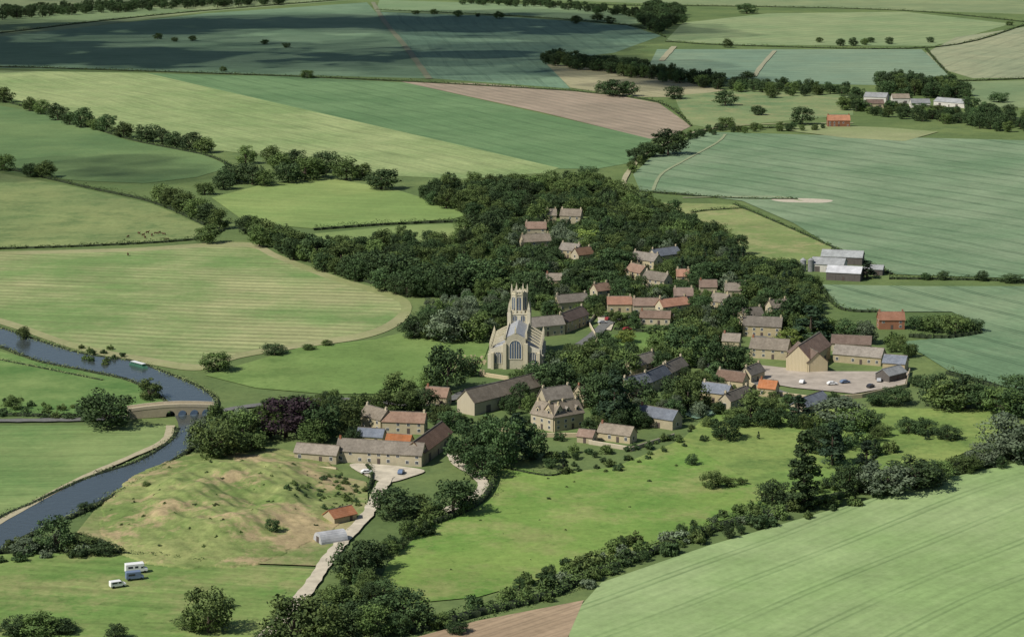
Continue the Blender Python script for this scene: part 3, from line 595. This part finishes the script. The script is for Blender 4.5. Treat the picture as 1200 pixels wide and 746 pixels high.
vehicle('motorhome',160,672,.35,mh,[[(-2.6,1.6),(-1.2,1.6),(-1.2,2.2),(-2.6,2.2)],[(-.6,1.6),(.4,1.6),(.4,2.2),(-.6,2.2)],[(1.2,1.4),(2.1,1.4),(1.8,1.95),(1.2,1.95)]],2.3,M['white'],(-2.1,2.3),[(2.44,1.38),(2.5,1.42),(2.02,2.02),(1.94,1.98)])
vehicle('motorhome',158,680,.35,[(a_*.8,b_*.85) for a_,b_ in mh],[[(-2,1.3),(0,1.3),(0,1.9),(-2,1.9)]],2.0,M['bluep'],(-1.7,1.8))
van=[(-2.4,.35),(2.3,.35),(2.4,.95),(1.6,1.15),(.9,1.9),(-2.35,1.95)]
vehicle('white_van',138,689,.5,van,[[(-1.9,1.2),(-.3,1.2),(-.3,1.7),(-1.9,1.7)],[(0,1.2),(1.2,1.2),(.75,1.7),(0,1.7)]],1.85,M['white'],(-1.5,1.5),[(1.62,1.17),(1.7,1.2),(.98,1.92),(.9,1.88)])
car=[(-2.1,.3),(2.1,.3),(2.15,.75),(1.2,.9),(.6,1.4),(-1.2,1.42),(-1.9,.95),(-2.15,.9)]
cols=[M['white'],M['bluep'],simple('silver_paint',(.4,.41,.42,1),rough=.3,spec=.5),simple('red_paint',(.22,.03,.03,1),rough=.3,spec=.5),simple('black_paint',(.03,.03,.035,1),rough=.3,spec=.5)]
for i,(px,py,an) in enumerate([(430,556,.2),(470,556,1.4),(706,380,.3),(712,376,1.2),(905,450,.1),(975,452,.2),(990,450,.4),(1030,448,1.4),(735,388,.4),(1020,455,.9),(940,450,1.2)]):
    vehicle('parked_car',px,py,an,car,[[(-1.5,.92),(-.3,.92),(-.3,1.32),(-1.15,1.32)],[(-.2,.92),(1.0,.92),(.5,1.32),(-.2,1.32)]],1.75,cols[i%5],(-1.35,1.35),[(1.22,.93),(1.26,.93),(.66,1.42),(.6,1.38)])
x,y=G(163,431); a=Vector(G(152,428)); b=Vector(G(176,433)); e=link(bpy.data.objects.new('narrowboat',None)); e.location=(x,y,.6); e.rotation_euler=(0,0,math.atan2((b-a).y,(b-a).x)-.1)
hp=[(-6,-.9),(-5.4,-1.1),(4.6,-1.1),(6.3,0),(4.6,1.1),(-5.4,1.1),(-6,.9)]
V=[(x_,y_*.85,-.2) for x_,y_ in hp]+[(x_,y_,.75) for x_,y_ in hp]; part(e,'hull',V,[list(range(7,14))]+[[i,(i+1)%7,7+(i+1)%7,7+i] for i in range(7)],M['greenp'])
V=[];Fc=[]; box(V,Fc,-4.6,3.6,-.9,.9,.75,1.7); part(e,'cabin',V,Fc,M['greenp']); V=[];Fc=[]; box(V,Fc,-4.8,3.8,-.98,.98,1.7,1.8); part(e,'cabin_roof',V,Fc,M['white'])
V=[];Fc=[]
for i in range(6): 
    for s_ in(-.93,.9): box(V,Fc,-4.2+i*1.3,-3.5+i*1.3,s_,s_+.03,1.0,1.45)
part(e,'cabin_windows',V,Fc,M['glass'])
def cowmesh(graze):
    vs=[(-.95,0,1.15),(-.5,0,1.1),(.1,0,1.02),(.6,0,1.12),(.95,0,1.1 if graze else 1.35),(1.25,0,.55 if graze else 1.6),(1.5,0,.2 if graze else 1.5)]; rd=[.25,.36,.4,.36,.2,.17,.1]
    ed=[(i,i+1) for i in range(6)]
    for bx,k in((-.85,0),(.6,3)):
        for s_ in(-.24,.24):
            n=len(vs); kx=.12 if k==0 else -.02
            vs+=[(bx,s_,.85),(bx+kx,s_,.62),(bx-.1 if k==0 else bx,s_,.4),(bx,s_,.04)]; rd+=[.2,.13,.075,.07]; ed+=[(k,n),(n,n+1),(n+1,n+2),(n+2,n+3)]
    n=len(vs); vs+=[(-1.2,0,1.0),(-1.25,0,.5)]; rd+=[.05,.04]; ed+=[(0,n),(n,n+1)]
    for s_ in(-.2,.2): n=len(vs); q=vs[5]; vs.append((q[0]-.05,s_,q[2]+.12)); rd.append(.05); ed.append((5,n))
    me=bpy.data.meshes.new('c'); me.from_pydata(vs,ed,[]); o=bpy.data.objects.new('c',me); sc.collection.objects.link(o); o.modifiers.new('s','SKIN')
    for i,r in enumerate(rd): me.skin_vertices[0].data[i].radius=(r,r)
    me.skin_vertices[0].data[1].use_root=True; o.modifiers.new('u','SUBSURF').levels=1
    bpy.context.view_layer.update(); m2=bpy.data.meshes.new_from_object(o.evaluated_get(bpy.context.evaluated_depsgraph_get())); bpy.data.objects.remove(o); m2.materials.clear(); m2.materials.append(M['cow'])
    for p in m2.polygons: p.use_smooth=True
    return m2
cm=[cowmesh(True),cowmesh(False)]
for px,py in((163,275),(168,277),(173,274),(178,277),(183,275),(187,274),(170,280),(150,279),(192,276),(196,282),(150,300)):
    x,y=G(px,py); o=bpy.data.objects.new('grazing_cow',random.choice(cm)); o.location=(x,y,.2); o.rotation_euler=(0,0,random.uniform(0,6.28)); link(o)
# ---------------- hedges ----------------
far=dict(dens=4,size=1.2)
for p in ([(-60,40),(0,39),(110,26),(240,13),(430,-2)],[(-100,80),(0,79),(170,84),(340,90),(475,96),(670,107)],[(440,12),(600,19),(735,30),(780,44)],[(780,49),(870,54),(1095,56),(1200,30)],[(440,-3),(700,6),(870,8),(1060,13),(1200,26)],[(1085,58),(1115,90),(1140,95),(1250,90)],[(670,107),(770,120),(810,148)],[(0,118),(60,134),(150,163),(240,182),(272,196)]):
    hedge('field_hedge',p,2.0,2.6,'hedge',**far)
for p,hh in (([(-100,190),(0,198),(100,220),(180,238),(240,264)],2.5),([(-120,294),(0,292),(120,288),(228,281),(262,270)],1.8),([(368,270),(450,264),(545,260)],2.5),([(280,268),(330,292),(395,320),(450,336)],2.5),([(742,224),(790,228),(860,233),(935,234)],1.5),([(860,240),(920,265),(975,290),(1045,322)],1.4),([(1042,327),(1120,328),(1200,330),(1350,334)],1.8),([(752,188),(790,166),(830,154),(910,150)],1.6),([(1065,395),(1110,397),(1150,391)],3.),([(960,336),(985,362),(1030,366)],2.),([(810,250),(835,247),(870,245)],1.5),([(720,386),(770,389),(800,384)],2)):
    hedge('field_hedge',p,hh,2.4,'hedge',9,.8)
hedge('garden_hedge',[(578,542),(580,562),(568,585),(545,600),(510,614),(470,626)],3,3,'hedge',18,.6)
hedge('lane_hedge',[(430,546),(436,560),(430,578)],1.8,1.8,'hedge',14,.5)
hedge('field_hedge',[(480,742),(560,720),(640,700),(690,676),(760,650),(840,620),(905,602),(1000,578),(1100,550),(1210,530)],2.6,5,'hedge',24,.65)
hedge('river_hedge',[(-20,486),(60,488),(130,488)],2,3,'hedge',12,.6); hedge('reed_bank',[(-20,418),(40,430),(120,446)],1,2,'reed',8,.6)
hedge('field_hedge',[(575,545),(640,558),(665,552)],1.4,1.4,'hedge',12,.5); hedge('field_hedge',[(1110,438),(1160,452),(1200,464)],2.5,3,'hedge',10,.7)
hedge('field_hedge',[(-50,652),(60,645),(150,650),(240,660)],1.5,2.5,'hedge',12,.5)
# ---------------- trees ----------------
T_=tree
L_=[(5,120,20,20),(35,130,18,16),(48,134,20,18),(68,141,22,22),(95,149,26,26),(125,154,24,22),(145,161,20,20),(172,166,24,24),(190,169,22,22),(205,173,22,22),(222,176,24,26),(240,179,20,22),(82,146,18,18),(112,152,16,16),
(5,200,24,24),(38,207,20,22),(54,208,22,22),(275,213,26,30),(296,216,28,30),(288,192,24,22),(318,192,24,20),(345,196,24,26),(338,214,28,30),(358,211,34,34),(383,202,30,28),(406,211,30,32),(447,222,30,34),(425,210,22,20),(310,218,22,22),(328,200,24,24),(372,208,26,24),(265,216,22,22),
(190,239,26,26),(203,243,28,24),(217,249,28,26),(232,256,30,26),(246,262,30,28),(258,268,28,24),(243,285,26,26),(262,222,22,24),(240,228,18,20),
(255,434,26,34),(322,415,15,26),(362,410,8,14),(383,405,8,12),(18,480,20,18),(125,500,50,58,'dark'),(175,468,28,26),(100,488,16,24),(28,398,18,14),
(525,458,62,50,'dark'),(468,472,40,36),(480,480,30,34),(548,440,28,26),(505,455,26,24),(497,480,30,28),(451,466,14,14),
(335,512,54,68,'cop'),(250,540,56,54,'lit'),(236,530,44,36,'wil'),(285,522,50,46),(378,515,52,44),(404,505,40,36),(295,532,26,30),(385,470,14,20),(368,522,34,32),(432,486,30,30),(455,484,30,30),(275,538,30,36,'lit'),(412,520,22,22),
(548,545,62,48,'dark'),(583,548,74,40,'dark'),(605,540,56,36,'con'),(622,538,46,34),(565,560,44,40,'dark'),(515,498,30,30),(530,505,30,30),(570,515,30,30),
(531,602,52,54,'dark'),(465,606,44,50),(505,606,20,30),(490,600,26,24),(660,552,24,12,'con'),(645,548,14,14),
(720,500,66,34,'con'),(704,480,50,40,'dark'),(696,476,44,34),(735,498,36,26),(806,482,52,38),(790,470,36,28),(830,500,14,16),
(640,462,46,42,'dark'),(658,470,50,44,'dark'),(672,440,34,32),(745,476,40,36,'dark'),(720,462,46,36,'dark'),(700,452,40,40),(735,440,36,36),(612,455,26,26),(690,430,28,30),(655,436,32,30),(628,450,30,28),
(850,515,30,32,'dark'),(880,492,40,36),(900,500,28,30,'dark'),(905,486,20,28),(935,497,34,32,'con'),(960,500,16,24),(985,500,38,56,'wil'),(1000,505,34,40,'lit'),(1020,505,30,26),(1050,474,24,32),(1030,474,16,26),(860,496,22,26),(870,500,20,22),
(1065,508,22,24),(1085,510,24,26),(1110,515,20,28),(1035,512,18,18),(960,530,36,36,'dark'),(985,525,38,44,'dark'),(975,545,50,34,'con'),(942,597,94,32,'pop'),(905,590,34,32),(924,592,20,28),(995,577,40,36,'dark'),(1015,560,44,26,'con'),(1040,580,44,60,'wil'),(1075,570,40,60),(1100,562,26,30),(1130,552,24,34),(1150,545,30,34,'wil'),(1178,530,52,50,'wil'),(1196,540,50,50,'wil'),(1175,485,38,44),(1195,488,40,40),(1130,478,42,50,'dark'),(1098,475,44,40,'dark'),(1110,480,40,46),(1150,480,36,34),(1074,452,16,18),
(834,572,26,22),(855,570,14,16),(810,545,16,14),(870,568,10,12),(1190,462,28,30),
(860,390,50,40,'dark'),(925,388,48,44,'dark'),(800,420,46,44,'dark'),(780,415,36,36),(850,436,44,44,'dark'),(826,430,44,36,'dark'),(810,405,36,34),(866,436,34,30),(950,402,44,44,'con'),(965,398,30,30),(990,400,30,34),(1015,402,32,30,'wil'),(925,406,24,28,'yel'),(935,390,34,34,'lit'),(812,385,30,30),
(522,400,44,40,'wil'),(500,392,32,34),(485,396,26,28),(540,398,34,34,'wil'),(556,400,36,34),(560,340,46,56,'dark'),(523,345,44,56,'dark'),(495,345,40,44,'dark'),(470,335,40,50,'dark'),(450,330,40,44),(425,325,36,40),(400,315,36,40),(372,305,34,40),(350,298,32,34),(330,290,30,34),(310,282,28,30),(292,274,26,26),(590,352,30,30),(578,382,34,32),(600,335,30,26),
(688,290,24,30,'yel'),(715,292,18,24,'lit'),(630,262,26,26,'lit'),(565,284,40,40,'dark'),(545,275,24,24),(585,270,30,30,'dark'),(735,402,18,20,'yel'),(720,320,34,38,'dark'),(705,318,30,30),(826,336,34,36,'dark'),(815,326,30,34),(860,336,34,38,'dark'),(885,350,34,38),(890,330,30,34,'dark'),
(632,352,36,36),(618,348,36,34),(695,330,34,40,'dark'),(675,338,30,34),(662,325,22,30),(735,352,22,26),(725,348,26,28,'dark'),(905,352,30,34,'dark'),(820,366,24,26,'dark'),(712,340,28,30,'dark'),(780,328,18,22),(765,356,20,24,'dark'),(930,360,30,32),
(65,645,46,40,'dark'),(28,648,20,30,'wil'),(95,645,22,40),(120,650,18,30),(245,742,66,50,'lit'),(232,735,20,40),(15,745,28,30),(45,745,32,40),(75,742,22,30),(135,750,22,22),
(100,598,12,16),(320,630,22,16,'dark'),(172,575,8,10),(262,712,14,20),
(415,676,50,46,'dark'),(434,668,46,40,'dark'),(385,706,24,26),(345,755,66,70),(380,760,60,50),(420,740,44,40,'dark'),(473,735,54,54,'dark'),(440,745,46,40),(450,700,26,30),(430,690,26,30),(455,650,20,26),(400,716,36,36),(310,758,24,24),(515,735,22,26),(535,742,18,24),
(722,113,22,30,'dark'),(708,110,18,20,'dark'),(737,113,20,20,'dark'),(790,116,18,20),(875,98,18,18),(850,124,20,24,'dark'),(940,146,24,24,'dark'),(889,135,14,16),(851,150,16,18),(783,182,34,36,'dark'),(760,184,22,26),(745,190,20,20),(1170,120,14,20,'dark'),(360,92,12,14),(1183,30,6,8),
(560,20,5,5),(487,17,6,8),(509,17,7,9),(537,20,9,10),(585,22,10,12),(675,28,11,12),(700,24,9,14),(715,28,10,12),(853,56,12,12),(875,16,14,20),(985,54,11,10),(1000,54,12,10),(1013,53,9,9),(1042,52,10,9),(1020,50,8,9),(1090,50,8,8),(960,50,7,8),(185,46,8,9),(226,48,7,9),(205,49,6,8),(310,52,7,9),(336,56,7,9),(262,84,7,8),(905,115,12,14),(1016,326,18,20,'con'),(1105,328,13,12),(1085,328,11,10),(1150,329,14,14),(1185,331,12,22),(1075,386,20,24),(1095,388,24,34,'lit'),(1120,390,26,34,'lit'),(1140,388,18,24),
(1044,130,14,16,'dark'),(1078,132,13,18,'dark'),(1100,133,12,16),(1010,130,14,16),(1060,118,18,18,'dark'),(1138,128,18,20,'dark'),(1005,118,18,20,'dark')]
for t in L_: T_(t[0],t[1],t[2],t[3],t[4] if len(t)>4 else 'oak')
def inpoly(x,y,p):
    c=False; n=len(p)
    for i in range(n):
        (x1,y1),(x2,y2)=p[i],p[(i+1)%n]
        if (y1>y)!=(y2>y) and x<(x2-x1)*(y-y1)/(y2-y1)+x1: c=not c
    return c
def clear(x,y,h,r):
    px,py=P(x,y); s=S(py); tp=py-h*s*.97; rp=r*s
    for a,u,n,L,wd in FOOT:
        d=Vector((x,y))-a; q=d.dot(u); v=d.dot(n)
        if -1-r*.5<q<L+1+r*.5 and -1-r*.5<v<wd+1+r*.5: return False
    for x0,x1,y0,y1,soft in RECT:
        if soft: # village houses may be partly screened by garden trees
            if py>y1-1 and px+rp*.35>x0 and px-rp*.35<x1 and tp<(y0*.6+y1*.4): return False
        elif py>y1-1 and px+rp*.75>x0 and px-rp*.75<x1 and tp<y1-5: return False
    return True
def wood(poly,spc,kinds,h0,h1,group=None,gap=0.):
    w=[G(*p) for p in poly]; xs=[q[0] for q in w]; ys=[q[1] for q in w]; par=None
    if group: par=link(bpy.data.objects.new(group,None))
    x=min(xs)
    while x<max(xs):
        y=min(ys)
        while y<max(ys):
            a=x+random.uniform(-.48,.48)*spc; b=y+random.uniform(-.48,.48)*spc; y+=spc
            if random.random()<gap*(.5+.5*math.sin(a*.06)*math.sin(b*.045+1)): continue
            if inpoly(a,b,w):
                hh=random.uniform(h0,h1); k=random.choice(kinds)
                if not clear(a,b,hh,hh*.42): 
                    ok=False
                    for q in(.75,.55,.4):
                        if clear(a,b,hh*q,hh*q*.42): ok=True; break
                    if ok: tree(0,0,0,k='bush' if q<.5 else ('oak' if k!='bush' else k),world=(a,b),hm=hh*q,par=par)
                else: tree(0,0,0,k=k,world=(a,b),hm=hh,par=par)
        x+=spc
OD=['oak','oak','dark']; MX=['oak','oak','oak','oak','dark','dark','dark','lit','lit','wil','con']
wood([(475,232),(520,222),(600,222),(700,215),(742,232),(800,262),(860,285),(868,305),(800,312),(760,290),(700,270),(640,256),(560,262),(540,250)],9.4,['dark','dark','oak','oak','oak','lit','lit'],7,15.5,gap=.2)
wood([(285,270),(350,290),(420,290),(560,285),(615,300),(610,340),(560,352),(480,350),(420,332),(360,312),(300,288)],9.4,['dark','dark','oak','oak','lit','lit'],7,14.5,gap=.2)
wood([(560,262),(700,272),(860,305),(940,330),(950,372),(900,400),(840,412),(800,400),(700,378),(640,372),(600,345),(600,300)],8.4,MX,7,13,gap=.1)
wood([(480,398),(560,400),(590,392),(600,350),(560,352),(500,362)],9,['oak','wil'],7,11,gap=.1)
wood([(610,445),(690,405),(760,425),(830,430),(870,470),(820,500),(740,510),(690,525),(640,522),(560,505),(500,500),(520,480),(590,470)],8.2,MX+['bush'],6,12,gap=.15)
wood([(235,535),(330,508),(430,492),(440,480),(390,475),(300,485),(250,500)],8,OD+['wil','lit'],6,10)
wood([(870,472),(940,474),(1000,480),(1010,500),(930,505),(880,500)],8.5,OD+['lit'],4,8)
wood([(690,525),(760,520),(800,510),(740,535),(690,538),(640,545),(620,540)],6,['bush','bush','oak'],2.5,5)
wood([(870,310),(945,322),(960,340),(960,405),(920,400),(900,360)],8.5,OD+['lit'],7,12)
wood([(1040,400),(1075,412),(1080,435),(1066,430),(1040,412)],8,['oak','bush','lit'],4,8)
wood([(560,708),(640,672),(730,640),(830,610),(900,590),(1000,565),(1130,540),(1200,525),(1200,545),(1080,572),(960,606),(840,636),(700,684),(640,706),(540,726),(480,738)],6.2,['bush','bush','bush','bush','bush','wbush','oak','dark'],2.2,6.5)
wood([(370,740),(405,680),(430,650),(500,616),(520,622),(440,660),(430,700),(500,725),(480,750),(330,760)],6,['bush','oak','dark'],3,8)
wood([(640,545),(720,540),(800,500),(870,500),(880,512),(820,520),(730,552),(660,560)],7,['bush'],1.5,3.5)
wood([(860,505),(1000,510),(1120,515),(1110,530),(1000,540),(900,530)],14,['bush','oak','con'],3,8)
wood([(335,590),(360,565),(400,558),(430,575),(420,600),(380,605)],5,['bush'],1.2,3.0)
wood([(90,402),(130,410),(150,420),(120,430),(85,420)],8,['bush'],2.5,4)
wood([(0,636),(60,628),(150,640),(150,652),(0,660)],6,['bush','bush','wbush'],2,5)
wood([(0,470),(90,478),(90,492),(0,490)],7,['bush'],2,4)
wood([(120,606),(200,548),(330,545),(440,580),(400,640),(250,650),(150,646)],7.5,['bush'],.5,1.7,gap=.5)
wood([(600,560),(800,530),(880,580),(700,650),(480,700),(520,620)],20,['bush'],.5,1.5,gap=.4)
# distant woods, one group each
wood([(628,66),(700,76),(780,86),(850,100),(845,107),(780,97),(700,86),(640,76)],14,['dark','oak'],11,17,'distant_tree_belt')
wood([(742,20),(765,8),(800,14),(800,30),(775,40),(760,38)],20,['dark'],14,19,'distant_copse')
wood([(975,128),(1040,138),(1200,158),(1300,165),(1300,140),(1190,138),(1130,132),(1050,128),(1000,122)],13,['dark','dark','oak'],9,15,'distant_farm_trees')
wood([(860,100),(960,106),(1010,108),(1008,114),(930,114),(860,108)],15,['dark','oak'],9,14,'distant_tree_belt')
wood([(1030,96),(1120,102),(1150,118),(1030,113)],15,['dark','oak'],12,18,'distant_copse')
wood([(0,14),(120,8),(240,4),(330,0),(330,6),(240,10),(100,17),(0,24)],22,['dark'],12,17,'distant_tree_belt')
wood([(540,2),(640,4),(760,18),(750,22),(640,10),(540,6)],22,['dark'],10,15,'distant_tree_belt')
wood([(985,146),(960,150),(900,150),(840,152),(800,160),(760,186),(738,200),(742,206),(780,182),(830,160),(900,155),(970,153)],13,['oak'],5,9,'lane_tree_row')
V=[];Fc=[]
for i in range(60):
    x=random.uniform(-26,-13); y=random.uniform(-8,24); box(V,Fc,cx+x,cx+x+.7,cy+y,cy+y+.15,0,1.1)
link(bpy.data.objects.new('gravestones',mesh('gravestones',V,Fc,[M['lime']])))
# ---------------- clouds (overhead, cast the drifting shadows) ----------------
cl=N('cloud'); cl.b.inputs['Base Color'].default_value=(.9,.9,.9,1); tp=cl.n('BsdfTransparent'); mx=cl.n('MixShader'); mx.inputs[0].default_value=.15
cl.l(tp.outputs[0],mx.inputs[1]); cl.l(cl.b.outputs[0],mx.inputs[2]); cl.l(mx.outputs[0],cl.t.nodes['Material Output'].inputs[0])
def cloud(poly,n,r0,r1,zc=900):
    w=[G(*p) for p in poly]; xs=[q[0] for q in w]; ys=[q[1] for q in w]; bm=bmesh.new(); k=0
    while k<n:
        a=random.uniform(min(xs),max(xs)); b=random.uniform(min(ys),max(ys))
        if not inpoly(a,b,w): continue
        r=random.uniform(r0,r1); z=zc+random.uniform(0,60); t=z/SV.z
        ret=bmesh.ops.create_icosphere(bm,subdivisions=3,radius=r); ph=random.uniform(0,9)
        for v in ret['verts']:
            q=1+.22*math.sin(v.co.x*5/r+ph)*math.sin(v.co.y*5/r+2*ph)+.12*math.sin(v.co.y*11/r+ph)
            v.co=Vector((v.co.x*q+a+SV.x*t,v.co.y*q+b+SV.y*t,v.co.z*.4+z))
        k+=1
    me=bpy.data.meshes.new('cloud'); bm.to_mesh(me); bm.free(); me.materials.append(cl.m); link(bpy.data.objects.new('cloud',me))
cloud([(-200,4),(0,20),(250,24),(420,14),(560,12),(760,34),(700,58),(600,78),(420,84),(200,76),(-200,76)],72,90,190)
cloud([(-200,-25),(300,-20),(350,-2),(100,4),(-200,10)],40,90,160)
cloud([(-150,165),(0,170),(150,182),(260,196),(200,212),(80,214),(-150,208)],14,20,45)
cloud([(600,62),(760,70),(860,92),(860,108),(700,98)],10,50,80)
print('objs',len(bpy.data.objects))
